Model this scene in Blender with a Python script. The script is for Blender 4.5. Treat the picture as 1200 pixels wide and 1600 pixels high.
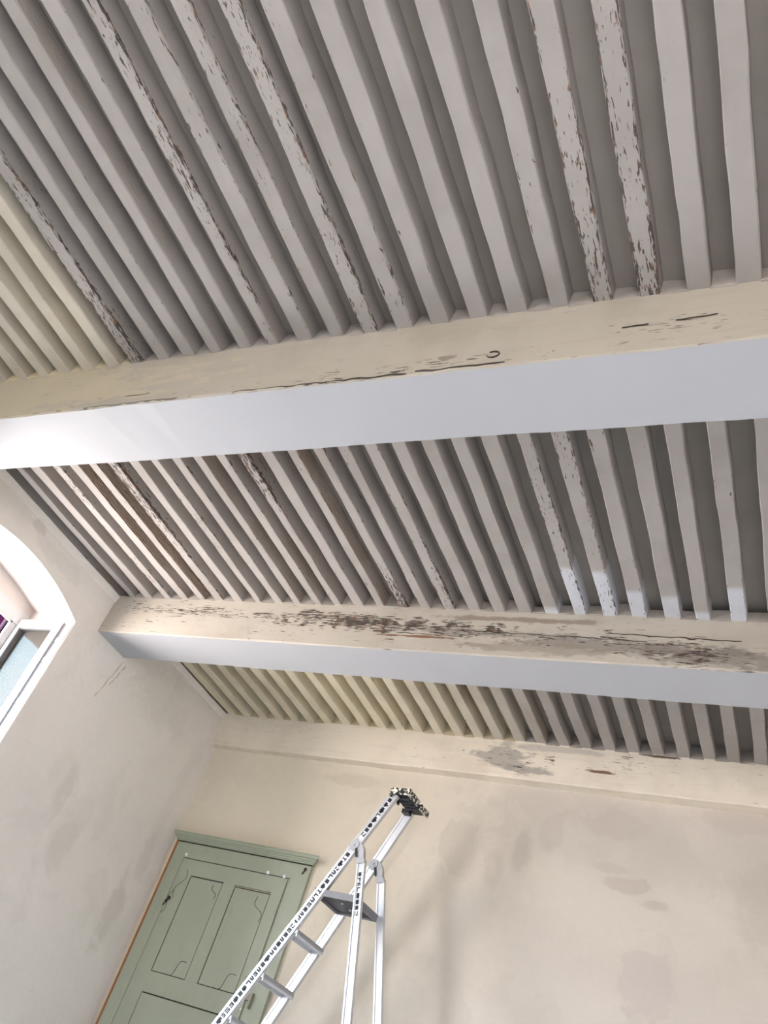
import bpy, bmesh, math, random
from mathutils import Vector, Matrix
random.seed(7)
for o in list(bpy.data.objects): bpy.data.objects.remove(o, do_unlink=True)
SC = bpy.context.scene
COL = SC.collection
S = 2.4            # metres per fitted unit
CZ = 1.1           # camera height
def U(x, y, z): return Vector((S*x, S*y, S*z + CZ))

# ------------------------------------------------------------------ camera
Rwc = [[0.89429451, 0.34531615, 0.28459461], [-0.02675551, 0.67612122, -0.73630444], [-0.44667827, 0.65085855, 0.61389061]]
cd = bpy.data.cameras.new('camera'); cam = bpy.data.objects.new('camera', cd); COL.objects.link(cam)
rx, dn, fw = Vector(Rwc[0]), Vector(Rwc[1]), Vector(Rwc[2])
m3 = Matrix((rx, -dn, -fw)).transposed()
cam.matrix_world = Matrix.Translation(U(1.64154, -1.99513, 0)) @ m3.to_4x4()
cd.sensor_fit = 'VERTICAL'; cd.sensor_height = 36.0; cd.lens = 1296.45/1600*36.0
cd.clip_start = 0.02
SC.camera = cam

# ------------------------------------------------------------------ daylight
W = bpy.data.worlds.new('world'); SC.world = W; W.use_nodes = True
nt = W.node_tree; nt.nodes.clear()
out = nt.nodes.new('ShaderNodeOutputWorld'); bg = nt.nodes.new('ShaderNodeBackground')
tc = nt.nodes.new('ShaderNodeTexCoord'); sep = nt.nodes.new('ShaderNodeSeparateXYZ'); rp = nt.nodes.new('ShaderNodeValToRGB')
mp = nt.nodes.new('ShaderNodeMapRange'); mp.inputs[1].default_value = -1; mp.inputs[2].default_value = 1
nt.links.new(tc.outputs['Generated'], sep.inputs[0]); nt.links.new(sep.outputs[2], mp.inputs[0]); nt.links.new(mp.outputs[0], rp.inputs[0])
el = rp.color_ramp.elements
el[0].position = 0.0; el[0].color = (0.74, 0.69, 0.665, 1)        # sunlit pale ground below the horizon
el[1].position = 1.0; el[1].color = (0.55, 0.74, 1.0, 1)
for pos, c in ((0.485, (0.74, 0.69, 0.665, 1)), (0.51, (0.95, 0.94, 1.0, 1)), (0.66, (0.60, 0.82, 1.0, 1))):
    e = el.new(pos); e.color = c
nt.links.new(rp.outputs[0], bg.inputs[0]); bg.inputs[1].default_value = 24.0
nt.links.new(bg.outputs[0], out.inputs[0])

def portal(y0, y1, z0, z1, x):        # sampling aid in a window opening, gives no light of its own
    ld = bpy.data.lights.new('window_portal', 'AREA'); ld.shape = 'RECTANGLE'; ld.size = z1-z0; ld.size_y = y1-y0
    ld.cycles.is_portal = True
    o = bpy.data.objects.new('window_portal', ld); COL.objects.link(o)
    o.location = (x, (y0+y1)/2, (z0+z1)/2); o.rotation_euler = (0, -math.pi/2, 0)
SILL = 0.85
XR, YR = 4.7, -7.4       # right wall, rear wall
portal(S*-1.16, S*-.70, SILL, S*.85+CZ, -.55)
portal(-6.95, -6.0, SILL, 3.15, -.55)
RW = (3.5, 4.5, 1.2, 2.4)             # unseen opening added in the rear wall to brighten the left and back walls
ld = bpy.data.lights.new('window_portal', 'AREA'); ld.shape = 'RECTANGLE'; ld.size = RW[1]-RW[0]; ld.size_y = RW[3]-RW[2]; ld.cycles.is_portal = True
po = bpy.data.objects.new('window_portal', ld); COL.objects.link(po); po.location = ((RW[0]+RW[1])/2, YR-.3, (RW[2]+RW[3])/2); po.rotation_euler = (math.pi/2, 0, 0)
sd = bpy.data.lights.new('sun', 'SUN'); sd.energy = 6.0; sd.angle = math.radians(.55); sd.color = (1.0, .98, .95)
sun = bpy.data.objects.new('sun', sd); COL.objects.link(sun)
sun.rotation_euler = Vector((.62, -.28, -.78)).to_track_quat('-Z', 'Y').to_euler()   # slants in through the left-hand windows on to the floor

vs = SC.view_settings
vs.view_transform = 'Standard'; vs.look = 'None'; vs.gamma = 1.0; vs.use_curve_mapping = False
vs.exposure = 0.43

# ------------------------------------------------------------------ helpers
def lin(r, g, b):
    f = lambda c: (c/255/12.92) if c/255 <= .04045 else ((c/255+.055)/1.055)**2.4
    return (f(r), f(g), f(b), 1)

def mesh_obj(name, verts, faces, mats, parent=None, midx=None, smooth=False):
    me = bpy.data.meshes.new(name); me.from_pydata([tuple(v) for v in verts], [], faces)
    if not isinstance(mats, (list, tuple)): mats = [mats]
    for m in mats: me.materials.append(m)
    if midx: me.polygons.foreach_set('material_index', midx)
    if smooth: me.polygons.foreach_set('use_smooth', [True]*len(me.polygons))
    bm = bmesh.new(); bm.from_mesh(me); bmesh.ops.recalc_face_normals(bm, faces=bm.faces); bm.to_mesh(me); bm.free()
    me.update()
    o = bpy.data.objects.new(name, me); COL.objects.link(o)
    if parent: o.parent = parent
    return o

class MB:
    """collects boxes, prisms and tubes; build() links them as one mesh"""
    def __init__(s): s.v = []; s.f = []; s.m = []
    def hexa(s, p, mi=0):          # 8 corners: bottom ring 4, top ring 4
        b = len(s.v); s.v += [Vector(q) for q in p]
        for f in ((0,3,2,1), (4,5,6,7), (0,1,5,4), (1,2,6,5), (2,3,7,6), (3,0,4,7)):
            s.f.append([b+i for i in f]); s.m.append(mi)
    def box(s, a, b, mi=0):
        x0,y0,z0 = a; x1,y1,z1 = b
        s.hexa([(x0,y0,z0),(x1,y0,z0),(x1,y1,z0),(x0,y1,z0),(x0,y0,z1),(x1,y0,z1),(x1,y1,z1),(x0,y1,z1)], mi)
    def bar(s, p0, p1, u, u0, u1, v, v0, v1, mi=0):
        p0, p1, u, v = Vector(p0), Vector(p1), Vector(u), Vector(v)
        r = [u*u0+v*v0, u*u1+v*v0, u*u1+v*v1, u*u0+v*v1]
        s.hexa([p0+k for k in r] + [p1+k for k in r], mi)
    def loft(s, rings, mi=0, caps=True, closed=True):
        b = len(s.v); n = len(rings[0])
        for r in rings: s.v += [Vector(q) for q in r]
        for i in range(len(rings)-1):
            for j in range(n if closed else n-1):
                k = (j+1) % n
                s.f.append([b+i*n+j, b+i*n+k, b+(i+1)*n+k, b+(i+1)*n+j]); s.m.append(mi)
        if caps:
            s.f.append([b+j for j in range(n)][::-1]); s.m.append(mi)
            s.f.append([b+(len(rings)-1)*n+j for j in range(n)]); s.m.append(mi)
    def tube(s, p0, p1, r, seg=12, mi=0, r1=None):
        p0, p1 = Vector(p0), Vector(p1); d = (p1-p0).normalized(); a = d.orthogonal().normalized(); b = d.cross(a)
        r1 = r if r1 is None else r1
        ring = lambda c, q: [c+a*math.cos(2*math.pi*k/seg)*q+b*math.sin(2*math.pi*k/seg)*q for k in range(seg)]
        s.loft([ring(p0, r), ring(p1, r1)], mi)
    def quad(s, *p, mi=0):
        b = len(s.v); s.v += [Vector(q) for q in p]; s.f.append(list(range(b, b+len(p)))); s.m.append(mi)
    def build(s, name, mats, parent=None, smooth=False):
        return mesh_obj(name, s.v, s.f, mats, parent, s.m, smooth)

def empty(name, loc=(0,0,0), parent=None):
    o = bpy.data.objects.new(name, None); COL.objects.link(o); o.location = loc; o.empty_display_size = .1
    if parent: o.parent = parent
    return o
def tag(o, label, cat, group=None):
    o['label'] = label; o['category'] = cat
    if group: o['group'] = group
    return o
def struct(o, label=None):
    o['kind'] = 'structure'
    if label: o['label'] = label
    return o

# ------------------------------------------------------------------ materials
class NT:
    def __init__(s, name):
        s.mat = bpy.data.materials.new(name); s.mat.use_nodes = True; s.t = s.mat.node_tree
        s.b = s.t.nodes['Principled BSDF']
    def n(s, typ, **kw):
        nd = s.t.nodes.new(typ)
        for k, v in kw.items(): setattr(nd, k, v)
        return nd
    def l(s, a, b): s.t.links.new(a, b)
    def set(s, sock, v):
        if isinstance(v, bpy.types.NodeSocket): s.l(v, sock)
        else: sock.default_value = v
    def math(s, op, a, b=None, c=None, clamp=False):
        nd = s.n('ShaderNodeMath', operation=op, use_clamp=clamp)
        s.set(nd.inputs[0], a)
        if b is not None: s.set(nd.inputs[1], b)
        if c is not None: s.set(nd.inputs[2], c)
        return nd.outputs[0]
    def mix(s, fac, a, b, blend='MIX'):
        nd = s.n('ShaderNodeMix', data_type='RGBA', blend_type=blend, clamp_factor=True)
        s.set(nd.inputs[0], fac); s.set(nd.inputs[6], a); s.set(nd.inputs[7], b)
        return nd.outputs[2]
    def noise(s, vec, scale, detail=4, rough=.55, dist=0.0, dims='3D'):
        nd = s.n('ShaderNodeTexNoise', noise_dimensions=dims)
        nd.inputs['Scale'].default_value = scale; nd.inputs['Detail'].default_value = detail
        nd.inputs['Roughness'].default_value = rough; nd.inputs['Distortion'].default_value = dist
        s.l(vec, nd.inputs['Vector']); return nd.outputs['Fac']
    def scale(s, vec, v, off=None):
        nd = s.n('ShaderNodeVectorMath', operation='MULTIPLY'); s.l(vec, nd.inputs[0]); nd.inputs[1].default_value = v
        o = nd.outputs[0]
        if off is not None:
            ad = s.n('ShaderNodeVectorMath', operation='ADD'); s.l(o, ad.inputs[0]); s.set(ad.inputs[1], off); o = ad.outputs[0]
        return o
    def step(s, v, lo, hi):
        nd = s.n('ShaderNodeMapRange', interpolation_type='SMOOTHSTEP', clamp=True)
        s.set(nd.inputs[0], v); s.set(nd.inputs[1], lo); s.set(nd.inputs[2], hi)
        return nd.outputs[0]
    def attr(s, name):
        nd = s.n('ShaderNodeAttribute', attribute_type='OBJECT', attribute_name=name); return nd.outputs['Fac']
    def bump(s, h, strength=.3, dist=.01):
        nd = s.n('ShaderNodeBump'); nd.inputs['Strength'].default_value = strength; nd.inputs['Distance'].default_value = dist
        s.l(h, nd.inputs['Height']); s.l(nd.outputs[0], s.b.inputs['Normal'])
    def spot(s, xyz, cx, cz, rx, rz, soft=.35, wob=None, ax='X', az='Z', wa=3.2):
        """blotch mask around (cx, cz); edges broken up by a noise value"""
        a = s.math('DIVIDE', s.math('SUBTRACT', xyz[ax], cx), rx); b = s.math('DIVIDE', s.math('SUBTRACT', xyz[az], cz), rz)
        d = s.math('SQRT', s.math('ADD', s.math('MULTIPLY', a, a), s.math('MULTIPLY', b, b)))
        if wob is not None: d = s.math('ADD', d, s.math('MULTIPLY', s.math('SUBTRACT', wob, .5), wa))
        return s.math('SUBTRACT', 1.0, s.step(d, 1-soft, 1+soft))
    def finish(s, col, rough=.8, spec=.25, metal=0.0):
        s.set(s.b.inputs['Base Color'], col); s.set(s.b.inputs['Roughness'], rough)
        s.b.inputs['Specular IOR Level'].default_value = spec; s.b.inputs['Metallic'].default_value = metal
        return s.mat

def plain(name, rgb, rough=.6, spec=.3, metal=0.0, var=.06, scale=14):
    k = NT(name); co = k.n('ShaderNodeTexCoord').outputs['Object']
    n = k.noise(co, scale, 4)
    c = lin(*rgb); d = tuple(x*(1-var*2) for x in c[:3])+(1,); e = tuple(min(1, x*(1+var)) for x in c[:3])+(1,)
    return k.finish(k.mix(n, d, e), rough, spec, metal)

def peel_paint(name, base, axis, second=None, wood=False, under=None, spots=(), edge=None, fleck=1.0, smear=()):
    """old oil paint on timber: long flecks where the paint has cracked off along the grain"""
    k = NT(name); t = k.n('ShaderNodeTexCoord'); co = t.outputs['Object']
    oi = k.n('ShaderNodeObjectInfo'); rnd = k.math('MULTIPLY', oi.outputs['Random'], 37.0)
    cmb = k.n('ShaderNodeCombineXYZ'); k.l(rnd, cmb.inputs[0]); k.l(rnd, cmb.inputs[1]); k.l(rnd, cmb.inputs[2])
    lo, la = (.16, 1.0) if axis == 'Y' else (.085, 1.0)
    sc = (la, lo, la) if axis == 'Y' else (lo, la, la)
    v1 = k.scale(co, sc, cmb.outputs[0])
    v0 = k.scale(co, (1, 1, 1), cmb.outputs[0])
    sx = k.n('ShaderNodeSeparateXYZ'); k.l(co, sx.inputs[0]); xyz = dict(X=sx.outputs[0], Y=sx.outputs[1], Z=sx.outputs[2])
    ps = (1, .35, 1) if axis == 'Y' else (.35, 1, 1)
    patch = k.noise(k.scale(co, ps, cmb.outputs[0]), 3.2, 3)
    peel = k.attr('peel')
    amt = k.math('MULTIPLY', peel, k.step(patch, .34, .68))
    if edge is not None:
        amt = k.math('ADD', amt, k.math('MULTIPLY', k.math('SUBTRACT', 1.0, k.step(xyz['Z'], edge, edge+.035)), .55))
    wob = k.noise(v0, 9.0, 4)
    for (cx, cz, rx_, rz_, a) in spots:
        amt = k.math('ADD', amt, k.math('MULTIPLY', k.spot(xyz, cx, cz, rx_, rz_, .5, wob), a))
    if axis == 'Y':      # paint chips most along the arrises
        amt = k.math('ADD', amt, k.math('MULTIPLY', k.math('MULTIPLY', k.step(k.math('ABSOLUTE', xyz['X']), .020, .030), k.math('SUBTRACT', 1.0, k.step(xyz['Z'], .004, .022))), k.math('ADD', .22, k.math('MULTIPLY', peel, .35))))
        amt = k.math('MULTIPLY', amt, k.math('SUBTRACT', 1.15, k.math('MULTIPLY', k.step(xyz['Z'], .006, .03), .55)))
    f1 = k.noise(v1, 105.0*fleck, 2.5, .55, .5); f2 = k.noise(v1, 210.0*fleck, 2, .5, .3)
    th1 = k.math('SUBTRACT', .775, k.math('MULTIPLY', amt, .165))
    th2 = k.math('SUBTRACT', .80, k.math('MULTIPLY', amt, .175))
    m1 = k.step(f1, th1, k.math('ADD', th1, .022)); m2 = k.step(f2, th2, k.math('ADD', th2, .03))
    mask = k.math('MAXIMUM', m1, m2)
    # base colour
    big = k.noise(v0, 2.2, 4, .6); fine = k.noise(v1, 34, 3)
    tint = k.attr('tint')
    col = k.mix(tint, lin(*base), lin(*(second or base)))
    fr = k.attr('fresh')     # end of the joist touched up with white primer
    if axis == 'Y':
        col = k.mix(k.math('MULTIPLY', k.step(xyz['Y'], k.math('SUBTRACT', -.02, fr), k.math('SUBTRACT', .03, fr)), k.step(fr, .02, .05)), col, lin(194, 195, 200))
    col = k.mix(k.math('MULTIPLY', k.step(big, .42, .72), .22), col, lin(150, 140, 130), 'MULTIPLY')
    col = k.mix(k.math('MULTIPLY', k.step(fine, .5, .8), .10), col, lin(120, 112, 105))
    for (cx, cz, rx_, rz_, c_, a) in smear:
        col = k.mix(k.math('MULTIPLY', k.spot(xyz, cx, cz, rx_, rz_, .3, k.noise(k.scale(co, (.35, 1, 1)), 22, 5, .65)), a), col, lin(*c_))
    if wood:                 # flanks where the paint is rubbed back to grained wood
        wv = k.n('ShaderNodeTexWave', wave_type='BANDS', bands_direction='Z'); wv.inputs['Scale'].default_value = 34; wv.inputs['Distortion'].default_value = 9
        wv.inputs['Detail'].default_value = 2; wv.inputs['Detail Scale'].default_value = 1.2
        k.l(k.scale(co, (1, .16, 1), cmb.outputs[0]), wv.inputs['Vector'])
        g = k.n('ShaderNodeNewGeometry'); gs = k.n('ShaderNodeSeparateXYZ'); k.l(g.outputs['True Normal'], gs.inputs[0])
        flank = k.step(gs.outputs[0], .5, .7)
        wm = k.math('MULTIPLY', k.math('MULTIPLY', flank, k.attr('bare')), k.step(k.noise(k.scale(co, ps, cmb.outputs[0]), 2.6, 3), .38, .58))
        wcol = k.mix(wv.outputs['Fac'], lin(92, 74, 60), lin(176, 160, 146))
        col = k.mix(wm, col, wcol)
    br = k.noise(v0, 30, 2)
    dark = k.mix(k.step(br, .48, .66), lin(66, 58, 54), lin(118, 92, 74))
    col = k.mix(k.math('MULTIPLY', mask, .92), col, dark)
    mats_h = k.math('SUBTRACT', k.math('MULTIPLY', fine, .25), mask)
    k.bump(mats_h, .45, .004)
    return k.finish(col, .72, .22)

def plaster(name, base, patch_c, stain_c, spots=(), ax='Y', pamt=.6, pale=None):
    k = NT(name); t = k.n('ShaderNodeTexCoord'); co = t.outputs['Object']
    sx = k.n('ShaderNodeSeparateXYZ'); k.l(co, sx.inputs[0]); xyz = dict(X=sx.outputs[0], Y=sx.outputs[1], Z=sx.outputs[2])
    n1 = k.noise(co, .9, 5, .55, .6); n2 = k.noise(k.scale(co, (1, 1, .7)), 2.6, 5, .6, .4); n3 = k.noise(co, 26, 4); n4 = k.noise(co, 6.0, 5, .62, .8)
    col = k.mix(k.math('MULTIPLY', k.step(n1, .40, .62), pamt), lin(*base), lin(*patch_c))
    col = k.mix(k.math('MULTIPLY', k.step(n2, .52, .60), .22*pamt), col, lin(*stain_c))
    col = k.mix(k.math('MULTIPLY', k.step(n4, .66, .76), .35*pamt), col, lin(*stain_c))
    if pale: col = k.mix(k.math('MULTIPLY', k.step(n4, .24, .40), -.0), col, lin(*pale))
    for (c, h, rw, rh, colr, a, soft) in spots:
        col = k.mix(k.math('MULTIPLY', k.spot(xyz, c, h, rw, rh, soft, n4, ax, 'Z', 3.0 if rw < .5 else .9), a), col, lin(*colr))
    col = k.mix(k.math('MULTIPLY', n3, .08), col, lin(130, 122, 112))
    k.bump(k.math('ADD', n2, k.math('MULTIPLY', n3, .18)), .35, .02)
    return k.finish(col, .85, .15)

M_joist = peel_paint('old_grey_white_paint_on_joist', (162, 155, 150), 'Y', (227, 216, 191), wood=True)
M_board = plain('ceiling_board_paint', (158, 149, 141), .8, .15, var=.10, scale=5)
M_board_y = plain('ceiling_board_cream_tone', (204, 190, 160), .8, .15, var=.08, scale=5)  # creamier tone for boards and infill towards the left wall
M_infill = plain('infill_plaster', (172, 163, 155), .9, .1, var=.12, scale=25)
M_dark = plain('dark_void', (38, 32, 28), .9, .1)
M_white = plain('fresh_white_paint', (176, 176, 179), .55, .3, var=.02, scale=3)
zt = S+CZ
Y1A, Y1B, Y2A, Y2B, Y3A = -1.35290, -1.22330, -.63592, -.51002, -.02846
ZB1, ZB2, ZB3 = .87742, .88679, .89432
M_beam1 = peel_paint('peeling_cream_paint_beam', (172, 163, 149), 'X', edge=S*ZB1+CZ, fleck=1.1,
    spots=((3.75, 3.33, .35, .04, .6), (3.1, 3.26, .5, .03, .5), (2.3, 3.24, .5, .03, .4), (1.5, 3.25, .5, .02, .4), (2.75, 3.27, .2, .03, .4)),
    smear=((.7, 3.36, .9, .16, (196, 182, 150), .45), (2.88, 3.285, .03, .012, (120, 108, 98), .7)))
M_beam2 = peel_paint('worn_cream_paint_beam', (186, 177, 164), 'X', edge=None, fleck=1.15,
    spots=((2.5, 3.37, .9, .045, .5), (3.2, 3.33, .6, .05, .5), (2.0, 3.37, .6, .03, .55), (3.6, 3.27, .35, .05, .5), (1.1, 3.41, 1.1, .035, .6), (1.9, 3.42, .9, .03, .5)),
    smear=((2.14, 3.318, .20, .007, (128, 92, 70), .95), (3.15, 3.325, .55, .035, (132, 124, 116), .75), (3.6, 3.30, .30, .05, (128, 120, 113), .7), (2.85, 3.29, .35, .03, (140, 128, 116), .6), (2.6, 3.36, .5, .02, (140, 132, 124), .6), (2.7, 3.45, .35, .015, (128, 112, 98), .7)))
M_beam3 = peel_paint('cream_paint_wall_beam', (232, 220, 202), 'X', edge=None, fleck=1.15,
    spots=((2.25, 3.37, .25, .09, .7), (3.0, 3.44, .5, .05, .45), (2.75, 3.36, .3, .04, .5), (.8, 3.42, .5, .03, .4), (1.5, 3.38, .5, .04, .3)),
    smear=((2.24, 3.385, .16, .07, (170, 162, 152), .85), (2.38, 3.31, .14, .03, (158, 150, 142), .8), (2.85, 3.355, .075, .010, (120, 84, 62), .95), (3.17, 3.49, .11, .007, (96, 76, 64), .95), (2.55, 3.47, .3, .02, (186, 178, 168), .6)))

GRY = (176, 168, 160)
M_wall_l = plaster('grey_beige_plaster', (242, 234, 225), (234, 225, 216), (206, 197, 188), ax='Y', pamt=.6, spots=(
    (-.71, 3.22, .28, .16, (204, 196, 186), 0.27, .5), (-1.13, 2.34, .05, .16, (204, 194, 184), 0.30, .5), (-.94, 2.15, .09, .14, (200, 190, 180), 0.24, .5),
    (-.28, 1.98, .06, .22, (186, 176, 164), 0.33, .5), (-.20, 2.35, .05, .18, (200, 190, 178), 0.27, .5), (-2.05, 3.37, .22, .05, (206, 198, 190), 0.30, .3), (-1.75, 3.40, .4, .10, (250, 245, 238), 0.24, .4),
    (-2.3, 3.42, .06, .03, (186, 178, 170), 0.36, .4)))
M_wall_b = plaster('cream_and_beige_plaster', (208, 198, 186), (199, 189, 178), (184, 174, 163), ax='X', pamt=.75, spots=(
    (.75, 2.75, 1.1, .9, (238, 226, 202), .75, 1.0), (1.9, 2.9, .45, .25, (226, 214, 198), 0.30, .5), (2.05, 2.83, .14, .16, (184, 174, 162), 0.36, .25), (2.44, 2.84, .05, .13, (168, 157, 147), 0.36, .4), (2.29, 2.72, .05, .10, (180, 169, 158), 0.30, .4),
    (2.6, 2.99, .07, .12, (182, 170, 160), 0.33, .35), (2.95, 3.08, .22, .08, (184, 172, 162), 0.36, .3), (3.05, 2.76, .13, .035, (180, 168, 157), 0.48, .25), (3.20, 2.68, .07, .025, (178, 166, 155), 0.48, .3), (2.95, 2.84, .10, .03, (182, 171, 160), 0.36, .3),
    (3.19, 2.29, .13, .15, (190, 177, 172), 0.45, .12), (3.72, 2.72, .12, .22, (176, 166, 156), 0.33, .5), (3.62, 3.20, .25, .07, (186, 175, 166), 0.36, .3), (1.24, 3.14, .25, .04, (196, 184, 164), 0.36, .3), (2.15, 2.3, .10, .3, (184, 178, 174), 0.21, .6)))
M_reveal = plain('white_lime_reveal', (204, 195, 189), .8, .15, var=.03, scale=4)
M_plain_wall = plain('plain_plaster', (240, 239, 238), .85, .15)
M_floor = plain('pale_clay_tile_floor', (188, 186, 184), .6, .3, var=.08)
M_upvc = plain('white_window_frame', (196, 195, 196), .35, .45, var=.01)
M_seal = plain('grey_rubber_seal', (96, 96, 98), .6, .3)
M_steel = plain('bright_steel', (190, 190, 192), .3, .5, metal=.9)
M_purple = plain('dark_purple_shutter_paint', (26, 7, 21), 1.0, 0.0, var=.12, scale=6)
M_hook = plain('dull_painted_iron', (62, 50, 56), 1.0, 0.0)
M_green = None

def door_paint():
    k = NT('worn_sage_green_paint'); co = k.n('ShaderNodeTexCoord').outputs['Object']
    n1 = k.noise(co, 3.0, 4); n2 = k.noise(k.scale(co, (1, 1, .25)), 26, 3); n3 = k.noise(co, 55, 2); n4 = k.noise(co, 9, 3)
    col = k.mix(n1, lin(158, 163, 144), lin(176, 180, 160))
    col = k.mix(k.math('MULTIPLY', k.step(n2, .55, .8), .18), col, lin(110, 116, 98))
    col = k.mix(k.math('MULTIPLY', k.step(n3, .735, .76), k.step(n4, .45, .6)), col, lin(226, 226, 216))
    col = k.mix(k.math('MULTIPLY', k.step(n3, .25, .235), .8), col, lin(66, 62, 52))
    k.bump(n2, .12, .004)
    return k.finish(col, .5, .35)
M_green = door_paint()
M_groove_and_shade = plain('dark_groove_and_shade', (58, 58, 46), .8, .1)
M_rawwood = plain('raw_brown_wood', (168, 112, 70), .7, .2, var=.15, scale=20)
M_iron = plain('dark_iron', (70, 62, 54), .55, .4, var=.2, scale=40)
M_lockplate = plain('painted_lock_metal', (150, 146, 128), .5, .4)
M_alu = plain('brushed_aluminium', (214, 216, 220), .38, .5, metal=.55, var=.05, scale=30)
M_alu_d = plain('grey_aluminium', (218, 218, 222), .5, .4, metal=.15, var=.06, scale=30)
M_label = plain('white_label_film', (236, 238, 242), .35, .45, var=.02)
M_print = plain('black_print', (34, 32, 40), .5, .4, var=.1)
M_black = plain('black_plastic', (34, 34, 38), .5, .4, var=.2, scale=60)
M_platform = plain('dark_grey_plastic', (58, 58, 66), .55, .4, var=.15, scale=60)
M_edge = plain('grey_ribbed_plastic', (128, 128, 132), .5, .4, var=.12, scale=50)
M_cap = plain('grey_plastic_bracket', (176, 176, 178), .45, .4)
def splat_mat():
    k = NT('paint_splashed_black_plastic'); co = k.n('ShaderNodeTexCoord').outputs['Object']
    n = k.noise(co, 60, 3); return k.finish(k.mix(k.step(n, .50, .54), lin(40, 38, 36), lin(226, 222, 208)), .6, .3)
M_splat = splat_mat()
def glass_mat():
    k = NT('window_glass'); t = k.t; t.nodes.remove(k.b)
    o = [n for n in t.nodes if n.type == 'OUTPUT_MATERIAL'][0]
    tr = k.n('ShaderNodeBsdfTransparent'); tr.inputs[0].default_value = (.80, .80, .79, 1); gl = k.n('ShaderNodeBsdfGlossy'); gl.inputs['Roughness'].default_value = 0.0
    gl.inputs['Color'].default_value = (.034, .041, .042, 1); mx = k.n('ShaderNodeMixShader')
    mx.inputs[0].default_value = .3; k.l(tr.outputs[0], mx.inputs[1]); k.l(gl.outputs[0], mx.inputs[2]); k.l(mx.outputs[0], o.inputs[0])
    return k.mat
M_glass = glass_mat()

# ------------------------------------------------------------------ room shell
HJ = zt                # underside of the joists
JH = .101              # joist depth
ZC = HJ+JH
def yy(u): return S*u
# left wall with two arched window openings
def arch_in(y): return S*(.9073-.9*(y/S+.94)**2)+CZ
def arch_out(y): return S*(.934-.48*(y/S+.94)**2)+CZ
OY0, OY1 = S*-1.169, S*-.711
PY0, PY1 = S*-1.190, S*-.690
XF = -.2*S             # plane of the window frame
XO = -.512
def left_wall():
    m = MB(); Z0, Z1 = -.02, ZC+.1
    win = [(OY0, OY1, arch_in), (-6.95, -6.0, lambda y: 3.2-.25*(y+6.475)**2)]
    ys = [YR-.1]; 
    segs = []; cur = YR-.1
    for (a, b, f) in sorted(win, key=lambda q: q[0]):
        segs.append((cur, a, None)); segs.append((a, b, f)); cur = b
    segs.append((cur, .3, None))
    for (a, b, f) in segs:
        n = 26 if f else max(1, int((b-a)/.6))
        for i in range(n):
            y0, y1 = a+(b-a)*i/n, a+(b-a)*(i+1)/n
            if f is None:
                m.quad((0,y0,Z0),(0,y1,Z0),(0,y1,Z1),(0,y0,Z1))
                m.quad((XO,y0,Z0),(XO,y1,Z0),(XO,y1,Z1),(XO,y0,Z1))
            else:
                m.quad((0,y0,Z0),(0,y1,Z0),(0,y1,SILL),(0,y0,SILL))
                m.quad((0,y0,f(y0)),(0,y1,f(y1)),(0,y1,Z1),(0,y0,Z1))
                zl = S*.875+CZ if f is arch_in else 3.15
                m.quad((XO,y0,Z0),(XO,y1,Z0),(XO,y1,SILL),(XO,y0,SILL))
                m.quad((XO,y0,zl),(XO,y1,zl),(XO,y1,Z1),(XO,y0,Z1))
                if f is not arch_in:
                    m.quad((0,y0,f(y0)),(0,y1,f(y1)),(XO,y1,zl),(XO,y0,zl)); m.quad((0,y0,SILL),(0,y1,SILL),(XO,y1,SILL),(XO,y0,SILL))
        if f and f is not arch_in:
            for y in (a, b): m.quad((0,y,SILL),(0,y,f(y)),(XO,y,3.15),(XO,y,SILL))
    m.quad((XO,YR-.1,Z1),(0,YR-.1,Z1),(0,.3,Z1),(XO,.3,Z1)); m.quad((XO,.3,Z0),(0,.3,Z0),(0,.3,Z1),(XO,.3,Z1)); m.quad((XO,YR-.1,Z0),(0,YR-.1,Z0),(0,YR-.1,Z1),(XO,YR-.1,Z1))
    # weld without recalculating the open shell wrongly
    o = m.build('wall_left', M_wall_l); return struct(o, 'grey beige patched plaster wall with the arched window')
wl = left_wall()
# splayed window reveal (soffit, jambs, panel over the frame, outer lintel)
def reveal():
    m = MB(); n = 28
    for i in range(n):
        t0, t1 = i/n, (i+1)/n
        a0, a1 = OY0+(OY1-OY0)*t0, OY0+(OY1-OY0)*t1; b0, b1 = PY0+(PY1-PY0)*t0, PY0+(PY1-PY0)*t1
        m.quad((0,a0,arch_in(a0)),(0,a1,arch_in(a1)),(XF,b1,arch_out(b1)),(XF,b0,arch_out(b0)))
        m.quad((XF,b0,S*.8785+CZ),(XF,b1,S*.8785+CZ),(XF,b1,arch_out(b1)),(XF,b0,arch_out(b0)))
    for a, b in ((OY0, PY0), (OY1, PY1)):
        m.quad((0,a,SILL),(0,a,arch_in(a)),(XF,b,arch_out(b)),(XF,b,SILL))
        m.quad((XF,b,SILL),(XF,b,S*.90+CZ),(XO,b,S*.90+CZ),(XO,b,SILL))
    zl = S*.875+CZ
    m.quad((XF-.028,PY0,zl),(XF-.028,PY1,zl),(XO,PY1,zl),(XO,PY0,zl)); m.quad((XF-.028,PY0,zl),(XF-.028,PY1,zl),(XF-.028,PY1,zl+.1),(XF-.028,PY0,zl+.1))
    m.quad((0,OY0,SILL),(0,OY1,SILL),(XO,PY1,SILL),(XO,PY0,SILL))
    return m.build('reveal', M_reveal, wl)
reveal()
m = MB(); m.box((-.1, 0, -.02), (XR+.1, .3, ZC+.1)); wb = struct(m.build('wall_back', M_wall_b), 'cream and beige patched plaster wall behind the ladder')
m = MB(); m.box((XR, YR-.1, -.02), (XR+.25, 0, ZC+.1)); struct(m.build('wall_right', M_plain_wall))
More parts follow.
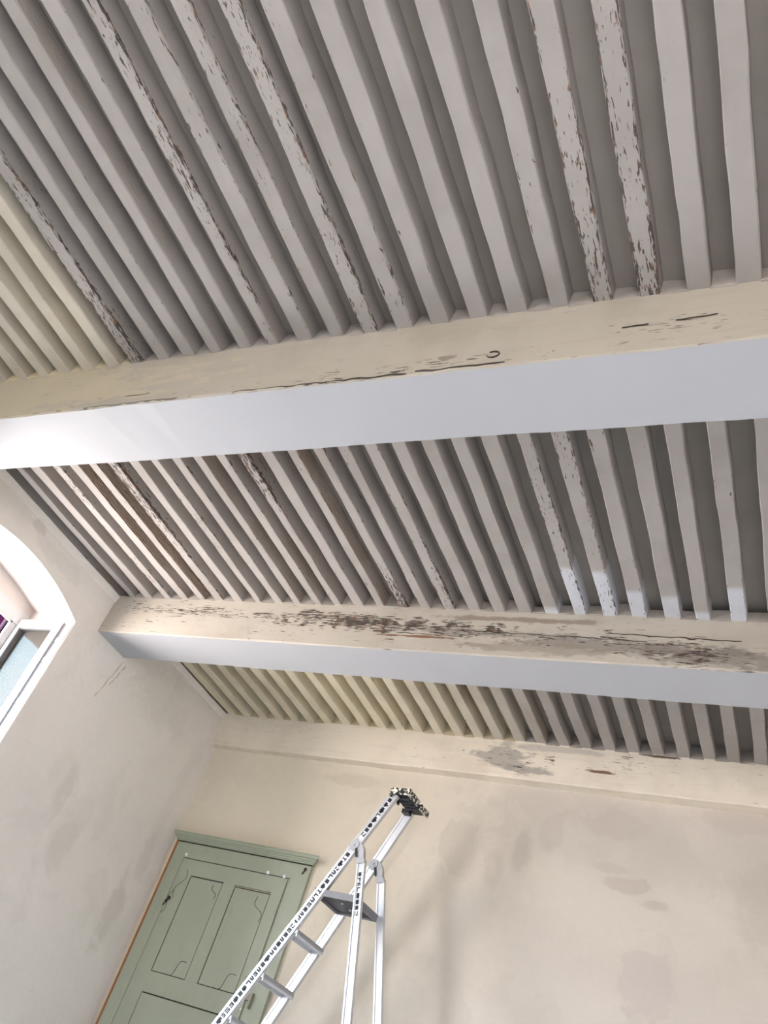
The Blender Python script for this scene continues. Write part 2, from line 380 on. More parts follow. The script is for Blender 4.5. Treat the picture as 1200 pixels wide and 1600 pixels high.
m = MB(); m.box((0, YR-.25, -.02), (RW[0], YR, ZC+.1)); m.box((RW[1], YR-.25, -.02), (XR, YR, ZC+.1)); m.box((RW[0], YR-.25, -.02), (RW[1], YR, RW[2])); m.box((RW[0], YR-.25, RW[3]), (RW[1], YR, ZC+.1)); struct(m.build('wall_rear', M_plain_wall))
m = MB(); m.box((-.6, YR-.25, -.2), (XR+.25, .3, 0)); struct(m.build('floor', M_floor))
m = MB(); m.box((-.6, YR-.25, ZC+.012), (XR+.25, .3, ZC+.16)); ceil = struct(m.build('ceiling', M_board), 'board ceiling carried on closely spaced painted joists')

# ------------------------------------------------------------------ beams
E1, E2, E3, S1, S2, S3 = .0062, .0185, -.0089, .0022, .0009, .0022
def near(k, X):   # world y of the near face at world x
    y0, e = ((Y1A, E1), (Y2A, E2), (Y3A, E3))[k]; return S*(y0+e*X/S)
def beam(k, y0, y1, zb, e, s, mat, name, label, seed, x1=XR):
    rnd = random.Random(seed); N = 46; rings = []
    ph = [rnd.uniform(0, 6.28) for _ in range(6)]
    wob = lambda x, i, a: a*(math.sin(x*2.1+ph[i])+.6*math.sin(x*5.7+ph[(i+1) % 6])+.35*math.sin(x*13+ph[(i+2) % 6]))+rnd.uniform(-.0012, .0012)
    v = MB()
    for i in range(N+1):
        x = -.02+(x1+.02)*i/N
        a = S*y0+e*x; b = (S*y1+e*x) if k < 2 else 0.02; z = S*zb+CZ+s*x
        c = .006
        rings.append([(x, a+wob(x,0,.002), HJ+.004), (x, a+wob(x,0,.002), z+c+wob(x,1,.0025)), (x, a+c+wob(x,0,.002), z+wob(x,1,.0015)),
                      (x, b-c+wob(x,2,.002), z+wob(x,3,.0015)), (x, b+wob(x,2,.002), z+c+wob(x,3,.0015)), (x, b, HJ+.004)])
    v.loft(rings)
    # faces 2 (underside) take the fresh white paint, every other face the old paint
    mi = []
    for i in range(N):
        for j in range(6): mi.append(1 if j in (2, 3) else 0)
    mi += [0, 0]; v.m = mi
    o = v.build(name, [mat, M_white if k < 2 else mat]); o['peel'] = (.42, .72, .34)[k]; o['tint'] = 0.0; o['fresh'] = 0.0; o['bare'] = 0.0
    o['kind'] = 'structure'
    return tag(o, label, 'beam', 'heavy ceiling beams')
b1 = beam(0, Y1A, Y1B, ZB1, E1, S1, M_beam1, 'timber_beam', 'nearest heavy timber beam, cream cracked side and wide smooth white underside', 1)
b2 = beam(1, Y2A, Y2B, ZB2, E2, S2, M_beam2, 'timber_beam', 'middle heavy timber beam with badly flaked side, its end set in wall beside arched window', 2)
b3 = beam(2, Y3A, 0, ZB3, E3, S3, M_beam3, 'timber_beam', 'shallow cream wall beam running along the top of the back wall', 3)

# ------------------------------------------------------------------ joists, boards and infill between them
m2 = 1.2
BAY1 = [(0.285,.335),(0.405,.455),(0.525,.577),(0.644,.691),(0.745,.803),(0.874,.928),(1.003,1.058),(1.110,1.166),(1.242,1.291),(1.354,1.407),(1.478,1.525),(1.597,1.648),(1.711,1.757),(1.830,1.888),(1.954,2.004),(2.074,2.127),(2.186,2.244),(2.305,2.363),(2.428,2.483),(2.547,2.602),(2.672,2.725),(2.789,2.843),(2.914,2.971),(3.038,3.097),(3.157,3.217),(3.278,3.336),(3.40,3.456),(3.52,3.577)]
VX = [.059,.116,.179,.235,.29,.346,.406,.459,.52,.572,.63,.682,.743,.796,.855,.908,.967,1.024,1.08,1.137,1.194,1.25,1.312,1.369,1.432,1.487,1.549]
VW = [.040,.054,.046,.052,.045,.052,.051,.042,.047,.043,.046,.042,.054,.042,.043,.045,.051,.054,.052,.053,.055,.050,.056,.056,.060,.052,.055]
BAY2 = [(2*x-w, 2*x) for x, w in zip(VX, VW)]+[(3.172,3.228),(3.29,3.346),(3.41,3.466)]
WX = [.086,.2,.322,.446,.554,.669,.789,.914,1.034,1.150,1.267,1.381,1.501,1.621,1.732,1.849,1.964,2.080,2.201,2.316,2.433,2.549,2.665,2.784,2.901,3.011,3.125,3.24,3.36,3.48]
BAY3 = [(x-.056, x) for x in WX]

def joist(x0, x1, y0, y1, seed, zoff=0.0):
    """one sawn joist, origin at its far end so the wear textures run back from the beam"""
    r = random.Random(seed); N = max(6, int((y1-y0)/.085)); rings = []
    p = [r.uniform(0, 6.28) for _ in range(8)]; bow = r.uniform(-.004, .004); xm = (x0+x1)/2
    for i in range(N+1):
        t = i/N; y = (y0-y1)*(1-t); q = y*3
        wl_ = .0013*math.sin(q*1.3+p[0])+.0014*math.sin(q*4.1+p[1])+r.uniform(-.0013, .0013)+bow*math.sin(math.pi*t)
        wr_ = .0013*math.sin(q*1.1+p[2])+.0014*math.sin(q*4.7+p[3])+r.uniform(-.0013, .0013)+bow*math.sin(math.pi*t)
        wz = .0020*math.sin(q*.9+p[4])+r.uniform(-.0006, .0006)+zoff
        c = .0035+.0015*math.sin(q*2+p[5])
        a, b = x0-xm+wl_, x1-xm+wr_
        rings.append([(a, y, JH+.005), (a, y, wz+c), (a+c, y, wz), (b-c, y, wz), (b, y, wz+c), (b, y, JH+.005)])
    v = MB(); v.loft(rings)
    o = v.build('joist', M_joist, ceil); o.location = (xm, y1, HJ)
    return o
def bay(k, lst, y0f, y1, peels, tints, fresh, bares):
    for i, (a, b) in enumerate(lst):
        xa, xb = a*m2, b*m2; xm = (xa+xb)/2
        ya = y0f(xm); yb = near(k, xm)+(.10 if k < 2 else .04)
        o = joist(xa, xb, ya, yb, 100*k+i, random.Random(900+100*k+i).uniform(-.001, .002))
        o['peel'] = peels(i); o['tint'] = tints(i); o['fresh'] = fresh(i)+(.10 if fresh(i) > 0 else 0); o['bare'] = bares(i)
        # board over the gap to the next joist
        xn = lst[i+1][0]*m2 if i+1 < len(lst) else xb+.075
        rr = random.Random(500+100*k+i); dz = rr.uniform(-.004, .006)
        bd = MB(); g0, g1 = (xb-.006, xn+.006)
        bd.box((g0, ya, ZC-.010+dz), (g1, yb, ZC+.014)); 
        bd.build('ceiling_board', M_board_y if tints(i) > .3 else M_board, ceil)
        # plaster infill standing on the beam between two joists
        yn = near(k, (xb+xn)/2); f = MB(); g0, g1 = xb-.004, xn+.004
        hole = (k == 1 and i >= 17); top = JH-.004 if not hole else JH*rr.uniform(.52, .80)
        d0 = rr.uniform(-.004, .001); d1 = rr.uniform(.006, .018)
        zb_ = -.006
        L = [Vector((g0, yn+d0, HJ+zb_)), Vector((g1, yn+d0+rr.uniform(-.002,.002), HJ+zb_)), Vector((g1, yn+.085, HJ+zb_)), Vector((g0, yn+.085, HJ+zb_)),
             Vector((g0, yn+d1+rr.uniform(-.006,.01), HJ+top)), Vector((g1, yn+d1+rr.uniform(-.006,.01), HJ+top*rr.uniform(.93,1))), Vector((g1, yn+.085, HJ+top)), Vector((g0, yn+.085, HJ+top))]
        f.hexa(L); f.build('infill', M_infill if not tints(i) > .3 else M_board_y, ceil)
H1 = {6:.5, 7:1.0, 10:.15, 12:.75, 13:.35, 14:.6, 15:.85, 16:.8, 17:.25, 19:.3, 20:.45, 21:.95, 22:1.15, 11:.5, 24:.15}
pl1 = lambda i: H1.get(i-1 if False else i, .12)
PEEL1 = {3:.05, 7:1.0, 8:.25, 9:.2, 10:.15, 11:.35, 12:.95, 13:.55, 14:.7, 15:.95, 16:.75, 17:.15, 18:.12, 19:.15, 20:.35, 21:1.0, 22:1.25, 23:.12, 24:.14, 25:.16}
bay(0, BAY1, lambda x: -5.6, 0, lambda i: 1.1*PEEL1.get(i, .22), lambda i: .5 if i <= 6 else 0.0, lambda i: 0.0, lambda i: .25 if i in (10, 12, 14) else 0.0)
PEEL2 = {0:.5, 2:.9, 3:.2, 4:.95, 5:1.0, 7:.6, 8:.95, 9:.3, 10:.7, 11:1.1, 12:.4, 13:.35, 14:1.25, 15:.95, 16:.85, 17:.3, 18:.15, 19:.15, 20:.2, 21:.75, 22:.6, 23:.5, 24:.2, 25:.2, 26:.3}
bay(1, BAY2, lambda x: S*Y1B+E1*x-.12, 0, lambda i: 1.3*PEEL2.get(i, .2), lambda i: 0.0, lambda i: {20:.05, 21:.36, 22:.34, 23:.2, 24:.16, 25:.06, 26:.24}.get(i, 0.0), lambda i: 1.0 if i in (1, 3, 4, 10, 12, 13) else (.5 if i in (9, 11) else 0.0))
bay(2, BAY3, lambda x: S*Y2B+E2*x-.12, 0, lambda i: .45 if i > 9 else .12, lambda i: 1.0 if i < 11 else max(0.0, 1-(i-10)*.12), lambda i: 0.0, lambda i: .5 if i in (11, 14, 17) else 0.0)
# half joists bedded in the top of the left wall
for (a, b, sd, tn) in ((S*Y1B-.1, S*Y2A+.06, 1, 0.0), (S*Y2B-.1, S*Y3A+.02, 2, .9)):
    o = joist(-.05, .014, a, b, 700+sd); o['peel'] = .5; o['tint'] = tn; o['fresh'] = 0.0; o['bare'] = 1.0
    bd = MB(); bd.box((0, a, ZC-.008), (.10, b, ZC+.014)); bd.build('ceiling_board', M_board if tn < .5 else M_board_y, ceil)
# rounded plaster lip where the left wall meets the joists
m = MB()
for (a, b) in ((S*Y1B-.05, S*Y2A+.01), (S*Y2B-.02, S*Y3A)):
    rg = []
    for i in range(17):
        y = a+(b-a)*i/16; q = .003*math.sin(i*1.9)
        rg.append([(-.02, y, HJ-.05), (.004, y, HJ-.05), (.016+q, y, HJ-.022), (.022+q, y, HJ-.006), (.012, y, HJ+.004), (-.02, y, HJ+.004)])
    m.loft(rg)
m.build('plaster_lip', M_wall_l, wl)

# ------------------------------------------------------------------ window
w1 = struct(empty('window_1', (XF, (OY0+OY1)/2, SILL)), 'white casement window standing open in the arched reveal')
def child(o, p):
    o.parent = p; o.matrix_parent_inverse = p.matrix_world.inverted(); return o
bpy.context.view_layer.update()
FD = .026
zh0, zh1 = S*.8425+CZ, S*.8795+CZ
jy = (S*-.7295, PY1+.002); jn = (PY0-.002, S*-1.1505)
m = MB(); m.box((XF-FD, PY0-.002, zh0), (XF+.006, PY1+.002, zh1)); m.box((XF-.008, S*-1.1505, zh0-.012), (XF+.006, S*-.7295, zh0)); child(m.build('frame_head', M_upvc), w1)
for (a, b) in (jy, jn):
    m = MB(); m.box((XF-FD, a, SILL), (XF, b, zh0)); 
    e = a-.012 if a == jy[0] else b
    m.box((XF-.008, e, SILL+.01), (XF+.006, e+.012, zh0)); child(m.build('frame_jamb', M_upvc), w1)
m = MB(); m.box((XF-FD, jn[1], SILL), (XF, jy[0], SILL+.07)); child(m.build('frame_sill', M_upvc), w1)
def sash(yf, sgn):
    """leaf standing at 90 degrees to the wall; yf = its outer face, sgn = +1 body lies towards +y"""
    Y = lambda d: yf+sgn*d
    x0, x1 = XF+.008, -.0395*S; z0, z1 = SILL+.08, S*.861+CZ
    gx0, gx1 = -.1835*S, -.064*S; gz0, gz1 = z0+.075, S*.836+CZ
    T = .048
    m = MB()
    m.box((x0, min(Y(0),Y(T)), z0), (gx0, max(Y(0),Y(T)), z1)); m.box((gx1, min(Y(0),Y(T)), z0), (x1, max(Y(0),Y(T)), z1))
    m.box((gx0, min(Y(0),Y(T)), gz1), (gx1, max(Y(0),Y(T)), z1)); m.box((gx0, min(Y(0),Y(T)), z0), (gx1, max(Y(0),Y(T)), gz0))
    # stepped closing edge: rebate and outer lip
    m.box((x1, min(Y(.022),Y(T)), z0), (-.030, max(Y(.022),Y(T)), z1)); m.box((-.064, min(Y(.006),Y(.024)), z0), (-.046, max(Y(.006),Y(.024)), z1))
    m.box((-.030, min(Y(.0),Y(T)), z0), (-.006, max(Y(.0),Y(T)), z1))
    s_ = child(m.build('sash', M_upvc), w1); bpy.context.view_layer.update()
    for d in (.016,):
        g = MB(); g.box((gx0-.004, min(Y(d),Y(d+.004)), gz0-.004), (gx1+.004, max(Y(d),Y(d+.004)), gz1+.004)); child(g.build('glass_pane', M_glass), s_)
    g = MB()
    for (a, b, c, d) in ((gx0, gz1-.008, gx1, gz1), (gx0, gz0, gx1, gz0+.008), (gx0, gz0, gx0+.006, gz1), (gx1-.006, gz0, gx1, gz1)):
        g.box((a, min(Y(.004),Y(.014)), b), (c, max(Y(.004),Y(.014)), d))
    child(g.build('glazing_seal', M_seal), s_)
    g = MB(); g.box((x1+.002, min(Y(.010),Y(.022)), z0+.01), (-.068, max(Y(.010),Y(.022)), z1-.012)); g.box((-.042, min(Y(.012),Y(.022)), z0+.01), (-.034, max(Y(.012),Y(.022)), z1-.012)); child(g.build('rubber_seal', M_seal), s_)
    for z in (z1-.13, z1-.27, z1-.55, z1-1.0):
        g = MB(); g.box((-.074, min(Y(.004),Y(.012)), z-.012), (-.062, max(Y(.004),Y(.012)), z+.012)); child(g.build('locking_cam', M_steel), s_)
    g = MB(); zz = (z0+z1)/2
    hy = Y(T); g.box((-.075, min(hy, Y(T+.012)), zz-.07), (-.045, max(hy, Y(T+.012)), zz+.03)); g.box((-.068, min(Y(T+.012),Y(T+.05)), zz-.012), (-.052, max(Y(T+.012),Y(T+.05)), zz+.006)); g.box((-.068, min(Y(T+.04),Y(T+.055)), zz-.13), (-.052, max(Y(T+.04),Y(T+.055)), zz+.006))
    if sgn < 0: child(g.build('handle', M_steel), s_)
sash(S*-.7125, 1)
sash(S*-1.1675, -1)

# purple shutter folded out on the far side of the window
sh = empty('window_shutter', (XO-.02, PY1-.02, SILL)); bpy.context.view_layer.update()
n = 5; sw = .52
for i in range(n):
    m = MB(); x0 = XO-.015-sw*i/n; m.box((x0-sw/n+.004, PY1-.03, SILL-.02), (x0, PY1+.002, S*.93+CZ)); child(m.build('shutter_board', M_purple), sh)
m = MB(); m.tube((XO-.10, PY1-.046, SILL), (XO-.10, PY1-.046, S*.915+CZ), .011); m.box((XO-.125, PY1-.056, S*.88+CZ), (XO-.075, PY1-.03, S*.885+CZ+.02)); child(m.build('espagnolette_bar', M_hook), sh)
for z in (1.2, 2.9):
    m = MB(); m.box((XO-.015-sw, PY1-.05, z), (XO-.02, PY1-.03, z+.09)); child(m.build('shutter_ledge', M_purple), sh)
tag(sh, 'dark purple plank shutter seen outside through the window opening', 'shutter')

# ------------------------------------------------------------------ door
d1 = struct(empty('door_1', (S*.25, 0, 0)), 'worn sage green panelled door under a moulded cornice'); bpy.context.view_layer.update()
dx = lambda x: S*x
dz = lambda z: S*z+CZ
FX0, FX1, FT = .0275, .4726, .607
LX0, LX1, LT = .067, .4195, .5575
m = MB(); m.box((dx(FX0), -.028, 0), (dx(LX0), .01, dz(FT))); child(m.build('door_jamb', M_green), d1)
m = MB(); m.box((dx(LX1)+.004, -.028, 0), (dx(FX1), .01, dz(FT))); child(m.build('door_jamb', M_green), d1)
m = MB(); m.box((dx(LX0), -.028, dz(LT)+.004), (dx(LX1)+.004, .01, dz(FT))); child(m.build('door_head', M_green), d1)
m = MB(); m.box((dx(FX0)-.012, -.034, 0), (dx(FX0), .01, dz(FT))); child(m.build('bare_edge_strip', M_rawwood), d1)
# cornice: stepped moulding profile swept along the head, mitred returns
prof = [(0,.6015),(-.010,.6015),(-.010,.6045),(-.020,.6045),(-.024,.6075),(-.034,.6085),(-.038,.6115),(-.052,.6120),(-.058,.6150),(-.058,.6180),(-.066,.6180),(-.066,.6205),(0,.6205)]
m = MB(); r0 = []; r1 = []
for (y, z) in prof:
    e = -y*1.0; r0.append((dx(FX0)-.014-e*.12, y-.028 if y < 0 else .01, dz(z))); r1.append((dx(FX1)+.004+e, y-.028 if y < 0 else .01, dz(z)))
m.loft([r0, r1]); child(m.build('cornice', M_green), d1)
m = MB(); m.box((dx(FX0), -.0295, dz(.5985)), (dx(FX1), -.02, dz(.6012))); child(m.build('cornice_shade_strip', M_groove_and_shade), d1)  # dark strip: shade under the cornice put in as colour
# leaf: stiles, rails and fielded panels
m = MB()
P = [(.1137,.2255,.272,.5165), (.2640,.3790,.272,.5135), (.1121,.375,-.18,.2243)]
def leafbox(a, b, c, d): m.box((dx(a), -.020, dz(c) if c > -.45 else .012), (dx(b), .008, dz(d)))
leafbox(LX0, P[0][0], -.46, LT); leafbox(P[1][1], LX1, -.46, LT)
leafbox(P[0][0], P[1][1], P[0][3], LT); leafbox(P[0][1], P[1][0], P[0][2], P[0][3]); leafbox(P[0][0], P[1][1], P[2][3], P[0][2]); leafbox(P[0][0], P[1][1], -.46, P[2][2])
leaf = child(m.build('door_leaf', M_green), d1); bpy.context.view_layer.update()
for (a, b, c, d) in P:
    m = MB(); g = .0042*1.0
    m.box((dx(a)-.001, -.006, dz(c)-.001), (dx(b)+.001, .006, dz(d)+.001), 1)
    m.box((dx(a+.0032), -.0185, dz(c+.0022)), (dx(b-.0022), .004, dz(d-.0032)), 0)
    child(m.build('door_panel', [M_green, M_groove_and_shade]), leaf)
# meeting bead along the right of the leaf
m = MB(); m.box((dx(LX1)-.026, -.030, .01), (dx(LX1)-.008, -.019, dz(LT)-.01)); child(m.build('closing_bead', M_green), leaf)
m = MB(); m.box((dx(LX1)-.001, -.022, .01), (dx(LX1)+.005, .006, dz(LT)+.004)); m.box((dx(LX0), -.0195, dz(LT)+.001), (dx(LX1), .006, dz(LT)+.0035)); child(m.build('door_gap', M_groove_and_shade), d1)
# decorative carved curves on the panels
def curve_strip(name, pts, w, y, mat, par):
    m = MB(); rg = []
    for i, (x, z) in enumerate(pts):
        a = pts[max(0, i-1)]; b = pts[min(len(pts)-1, i+1)]; t = Vector((b[0]-a[0], 0, b[1]-a[1])).normalized(); n_ = Vector((-t.z, 0, t.x))*w
        c = Vector((dx(x), y, dz(z))); rg.append([c-n_, c+n_, c+n_+Vector((0,.004,0)), c-n_+Vector((0,.004,0))])
    m.loft(rg); return child(m.build(name, mat), par)
def sc(a, b, bend, n=12):
    o = []
    for i in range(n+1):
        t = i/n; x = a[0]+(b[0]-a[0])*t; z = a[1]+(b[1]-a[1])*t; q = math.sin(2*math.pi*t)*bend
        o.append((x+q*(b[1]-a[1]), z-q*(b[0]-a[0])))
    return o
for a, b, bd_ in (((.160,.274),(.212,.310),.16), ((.312,.274),(.366,.312),.16), ((.345,.500),(.372,.440),.14), ((.198,.505),(.214,.470),.14), ((.094,.530),(.086,.452),-.13), ((.082,.470),(.062,.405),.12)):
    curve_strip('carved_line', sc(a, b, bd_), .0016, -.0205 if a[0] < .1 else -.0195, M_groove_and_shade, leaf)
for (x, z, r_) in ((.078,.448,.012), (.072,.440,.008), (.4585,.588,.010)):
    m = MB(); m.tube((dx(x), -.029, dz(z)), (dx(x), -.036, dz(z)), r_, 9); m.bar((dx(x), -.033, dz(z)), (dx(x)-.012, -.033, dz(z)-.032), (1,0,0), -.003, .003, (0,1,0), -.003, .003); child(m.build('iron_hook', M_iron), d1)
for (x, z) in ((.0735,.5665), (.352,.5620), (.404,.5600)):
    m = MB(); m.tube((dx(x), -.024, dz(z)), (dx(x), -.034, dz(z)), .011, 8); child(m.build('paint_blob', M_label), d1)
# rim lock with its keeper
m = MB(); m.box((dx(.398), -.046, dz(.268)), (dx(.4185), -.02, dz(.315))); lk = child(m.build('rim_lock', M_lockplate), leaf)
m = MB(); m.box((dx(.4225), -.050, dz(.262)), (dx(.4345), -.028, dz(.280))); m.box((dx(.4325), -.054, dz(.250)), (dx(.4365), -.028, dz(.284))); child(m.build('lock_keeper', M_lockplate), d1)
m = MB(); m.box((dx(.386), -.052, dz(.2640)), (dx(.430), -.046, dz(.2665))); m.tube((dx(.392), -.05, dz(.262)), (dx(.386), -.05, dz(.250)), .008, 8); child(m.build('lock_bolt', M_iron), leaf)

# ------------------------------------------------------------------ step ladder
LAM = .659
C2 = Vector((3.28308, -3.99026, 1.0)); CW = U(1.64154, -1.99513, 0)
Hp = CW+(Vector((-.15901, 2.41706, 3.16816))-C2)*LAM
s = Vector((.052952, .998597, 0)); n_ = Vector((.998597, -.052952, 0)); zv = Vector((0, 0, 1))
al, be, tau, tau2, off = .408, .263, .048, .058, .074*LAM
rd = -zv*math.cos(al)-n_*math.sin(al); ldn = -zv*math.cos(be)+n_*math.sin(be)
wd = .4*LAM; TOP = -.545*LAM
lad = empty('step_ladder', (Hp.x, Hp.y+.13, 0)); bpy.context.view_layer.update()
tag(lad, 'aluminium platform step ladder with paint-splashed top tray, beside the green door', 'ladder')
prp = (n_*math.cos(al)-zv*math.sin(al)).normalized()          # across the front rail, in the side plane
prp2 = (n_*math.cos(be)+zv*math.sin(be)).normalized()
HW = .0265
def rail(side):
    sg = -1 if side == 0 else 1
    o0 = Hp+s*(0 if side == 0 else wd); d = rd+s*tau*sg
    L = o0.z/-d.z-.03
    a, b = o0+d*TOP, o0+d*L
    m = MB()
    m.bar(a, b, prp, -HW, HW, s, .004, .008); m.bar(a, b, prp, HW-.012, HW, s, .0, .026); m.bar(a, b, prp, -HW, -HW+.012, s, .0, .026)
    o = child(m.build('front_rail', M_alu), lad)
    f = MB(); f.bar(b-d*.03, b+d*.03, prp, -HW-.004, HW+.004, s, -.004, .03); bpy.context.view_layer.update(); child(f.build('rubber_foot', M_black), o)
    return o, o0, d
def marking(parent, o0, d, across, t0, t1, seed, lo=-.0135, hi=.0135):
    """printed strip: white film with rows of heavy black characters, too scuffed to read"""
    r = random.Random(seed)
    m = MB(); m.bar(o0+d*t0, o0+d*t1, across, lo-.001, hi+.001, s, .0025, .0042); lb = child(m.build('label_strip', M_label), parent); bpy.context.view_layer.update()
    m = MB(); t = t0+.005; W_ = hi-lo
    def st(ta, tb, ua, ub): m.bar(o0+d*ta, o0+d*tb, across, lo+W_*ua, lo+W_*ub, s, .0012, .0030)
    k = 0
    while t < t1-.03:
        if k % 6 == 0:
            st(t, t+.022, .08, .92); t += .030
        else:
            w = r.uniform(.016, .026); kind = r.choice('LTESAFZ##|')
            if kind == '#': st(t, t+w*1.5, .1, r.uniform(.6, .92)); st(t+w*.5, t+w*1.1, .05, .95); w *= 1.5
            if kind == '|': st(t, t+.009, .1, .9); st(t+.003, t+w, .40, .52)
            if kind in 'LEF': st(t, t+.007, .08, .92)
            if kind in 'LE': st(t, t+w, .08, .30)
            if kind in 'EFTSZ': st(t, t+w, .72, .92)
            if kind in 'ESFA': st(t, t+w, .42, .58)
            if kind in 'T': st(t+w*.35, t+w*.7, .08, .92)
            if kind in 'SZ': st(t, t+w, .08, .28); st(t if kind == 'S' else t+w-.007, t+.007 if kind == 'S' else t+w, .5, .92)
            if kind == 'A': st(t, t+.007, .08, .7); st(t+w-.007, t+w, .08, .7); st(t+.003, t+w-.003, .7, .92)
            t += w+.006
        k += 1
    child(m.build('printed_characters', M_print), lb)
rA, A0, dA = rail(0); rB, B0, dB = rail(1)
bpy.context.view_layer.update()
marking(rA, A0, dA, prp, TOP+.03, -.045, 3); marking(rA, A0, dA, prp, .045, 1.75, 4)
def leg(side):
    sg = -1 if side == 0 else 1
    o0 = Hp+s*(0 if side == 0 else wd)+n_*off; d = ldn+s*tau2*sg; L = o0.z/-d.z-.03; h = .0235
    a, b = o0+d*.075, o0+d*L
    m = MB(); m.bar(a, b, prp2, -h, h, s, .004, .008); m.bar(a, b, prp2, h-.009, h, s, 0, .024); m.bar(a, b, prp2, -h, -h+.009, s, 0, .024)
    o = child(m.build('rear_leg', M_alu), lad); bpy.context.view_layer.update()
    f = MB(); f.bar(b-d*.03, b+d*.03, prp2, -h-.004, h+.004, s, -.004, .03); child(f.build('rubber_foot', M_black), o)
    # hinge bracket: round plate on the rail and a curved shoulder running into the leg
    c0 = Hp+s*(0 if side == 0 else wd)
    g = MB(); g.tube(c0-s*.010, c0+s*.006, .030, 20); g.tube(c0-s*.016, c0-s*.010, .0085, 10)
    br = child(g.build('hinge_bracket', M_cap), lad); bpy.context.view_layer.update()
    g = MB(); rg = []
    for i in range(9):
        t = i/8; ang = math.radians(118-118*t)
        cc = o0+d*.055-prp2*h*0
        r_o = Vector(c0+n_*(.004+.072*math.sin(math.radians(90)*t)*1.0)+zv*(.030*math.cos(math.radians(90)*t)-.058*max(0, t-.0)**1.6))
        r_i = Vector(c0+n_*(.006+.026*t)-zv*(.002+.062*t**1.2))
        rg.append([r_o-s*.006, r_o+s*.020, r_i+s*.020, r_i-s*.006])
    g.loft(rg); sh_ = child(g.build('bracket_shoulder', M_cap), lad)
    g = MB(); g.bar(rg[-1][0], a+d*.03, prp2, -.0, .002, s, 0, .024); 
    g2 = MB(); e0 = (Vector(rg[-1][0])+Vector(rg[-1][3]))/2+s*.006
    g2.bar(e0-d*.012, a+d*.02, prp2, -h, h, s, -.004, .022); child(g2.build('leg_cap', M_cap), lad)
    g3 = MB()
    for i in range(3, 9):
        p_ = Vector(rg[i][3]); q_ = Vector(rg[i][0]); e_ = (q_-p_).normalized()
        if i < 8: g3.hexa([p_-s*.008, p_+e_*.010-s*.008, Vector(rg[i+1][3])+(Vector(rg[i+1][0])-Vector(rg[i+1][3])).normalized()*.010-s*.008, Vector(rg[i+1][3])-s*.008, p_, p_+e_*.010, Vector(rg[i+1][3])+(Vector(rg[i+1][0])-Vector(rg[i+1][3])).normalized()*.010, Vector(rg[i+1][3])])
    child(g3.build('hinge_insert', M_black), sh_)
    return o, o0, d
lC, C0, dC = leg(0); lD, D0, dD = leg(1)
marking(lC, C0, dC, prp2, .14, .40, 9, -.010, .010)
# treads
def at(o0, d, t): return o0+d*t
for t in [.540, .801, 1.040, 1.285, 1.53, 1.775, 2.02, 2.265, 2.51]:
    a, b = at(A0, dA, t), at(B0, dB, t)
    m = MB(); m.bar(a+s*.008, b+s*.004, n_, -.036, .048, zv, -.010, .010); m.bar(a+s*.008, b+s*.004, n_, -.036, -.030, zv, -.024, .010); m.bar(a+s*.008, b+s*.004, n_, .042, .048, zv, -.024, .010)
    for j in range(5): m.bar(a+s*.008, b+s*.004, n_, -.030+.013*j, -.024+.013*j, zv, .010, .013)
    child(m.build('tread', M_alu_d), lad)
tp = .300; a, b = at(A0, dA, tp), at(B0, dB, tp)
m = MB(); m.bar(a+s*.006, b+s*.006, n_, -.022, .215, zv, -.010, .012)
pf = child(m.build('platform', M_platform), lad); bpy.context.view_layer.update()
m = MB(); m.bar(a+s*.004, b+s*.008, n_, -.034, -.022, zv, -.022, .016); m.bar(a+s*.004, b+s*.008, n_, .215, .227, zv, -.022, .016); m.bar(a+s*.004, a+s*.012, n_, -.022, .215, zv, -.020, .014); m.bar(b-s*.0, b+s*.008, n_, -.022, .215, zv, -.020, .014)
child(m.build('platform_edge', M_edge), pf)
m = MB()
for j in range(9): m.bar(a+s*.012, b, n_, -.012+.025*j, -.004+.025*j, zv, .012, .016)
child(m.build('grip_rib', M_black), pf)
for j in (.35, .7):
    m = MB(); q = a+(b-a)*j+n_*.10-zv*.010; m.tube(q, q-zv*.006, .008, 8); child(m.build('rivet', M_alu), pf)
m = MB(); m.bar(a+s*.01+n_*.06-zv*.012, D0+dD*.345, n_, -.004, .004, zv, -.004, .004)
# top tray
ta, tb = at(A0, dA, TOP), at(B0, dB, TOP)
m = MB(); m.bar(ta-s*.012+zv*.004, tb+s*.036+zv*.004, n_, -.012, .092, zv, -.006, .014)
tr = child(m.build('top_tray', M_black), lad); bpy.context.view_layer.update()
m = MB(); m.bar(ta-s*.014, ta+(tb-ta)*.60, n_, .086, .100, zv, -.004, .034); m.bar(ta-s*.016, ta-s*.010, n_, -.016, .098, zv, -.006, .030); m.bar(ta-s*.014, ta+(tb-ta)*.5, n_, -.024, -.012, zv, -.020, .026)
child(m.build('tray_rim', M_splat), tr)
m = MB(); m.bar(ta+(tb-ta)*.70, tb+s*.040, n_, .094, .108, zv, -.012, .022); child(m.build('tray_rim', M_splat), tr)
m = MB(); m.bar(tb-s*.05, tb-s*.002, n_, -.024, .020, zv, -.030, -.006); child(m.build('rail_plug', M_black), tr)
m = MB()
for j in range(4): m.bar(ta+(tb-ta)*(.15+.2*j), ta+(tb-ta)*(.19+.2*j), n_, .0, .08, zv, -.014, -.006)
child(m.build('tray_rib', M_platform), tr)

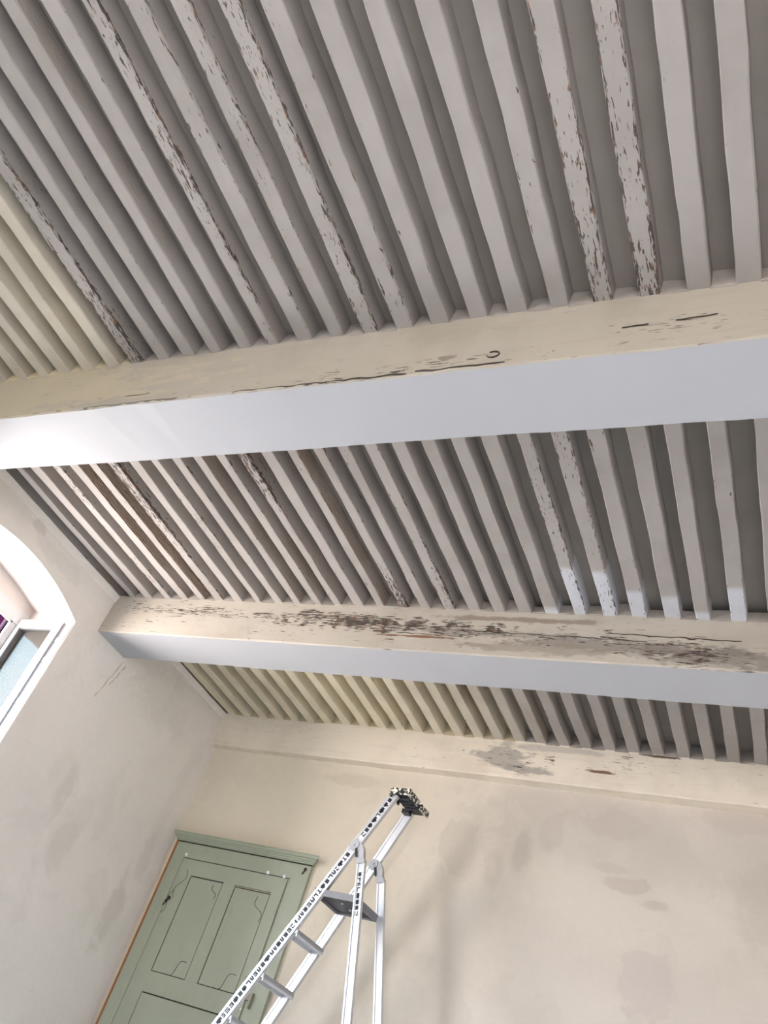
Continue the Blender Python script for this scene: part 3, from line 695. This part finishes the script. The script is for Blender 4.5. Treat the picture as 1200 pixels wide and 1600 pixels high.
# ------------------------------------------------------------------ knot and split on the nearest beam, trowel cracks in the left wall
def ribbon(name, pts, wid, nrm, mat, par, seed):
    r = random.Random(seed); m = MB(); rg = []; nv = Vector(nrm)
    for i, p in enumerate(pts):
        a = Vector(pts[max(0, i-1)]); b = Vector(pts[min(len(pts)-1, i+1)]); t = (b-a).normalized(); q = t.cross(nv).normalized()*wid*(r.uniform(.25, 1.0) if 0 < i < len(pts)-1 else .1)
        p = Vector(p); rg.append([p-q, p+q, p+q-nv*.004, p-q-nv*.004])
    m.loft(rg); return child(m.build(name, mat), par)
rr = random.Random(5)
def beam_line(x0, x1, z0, z1, wid, seed, k=0, par=b1):
    r = random.Random(seed); n = max(5, int((x1-x0)/.03)); pts = []
    for i in range(n+1):
        x = x0+(x1-x0)*i/n; pts.append((x, near(k, x)-.0035, z0+(z1-z0)*i/n+r.uniform(-.0035, .0035)))
    ribbon('split', pts, wid, (0, -1, 0), M_iron, par, seed)
beam_line(2.02, 2.75, 3.217, 3.219, .0032, 1); beam_line(2.78, 3.10, 3.222, 3.224, .0030, 2); beam_line(1.25, 1.75, 3.216, 3.217, .0022, 3)
beam_line(3.62, 3.74, 3.345, 3.352, .0018, 4); beam_line(3.46, 3.54, 3.335, 3.338, .0012, 5); beam_line(1.45, 1.58, 3.262, 3.270, .0012, 6)
beam_line(2.02, 2.40, 3.338, 3.334, .0032, 7, 1, b2); beam_line(1.75, 2.2, 3.385, 3.380, .0020, 8, 1, b2); beam_line(2.35, 3.3, 3.372, 3.36, .0024, 9, 1, b2); beam_line(3.1, 3.7, 3.395, 3.385, .0022, 10, 1, b2)
pts = [(3.05+.022*math.cos(t), near(0, 3.05)-.004, 3.272+.015*math.sin(t)) for t in [math.radians(a) for a in range(130, -200, -22)]]
ribbon('knot', pts, .0030, (0, -1, 0), M_iron, b1, 11)
M_crack = plain('dusty_brown_crack', (196, 184, 168), .9, .1)
for (ya, za, yb, zb_, sd_) in ((-1.215, 3.21, -1.285, 2.90, 1), (-1.175, 3.20, -1.225, 3.02, 2)):
    pts = [(.0012, ya+(yb-ya)*i/12+rr.uniform(-.004, .004), za+(zb_-za)*i/12) for i in range(13)]
    ribbon('plaster_crack', pts, .004, (1, 0, 0), M_crack, wl, sd_)
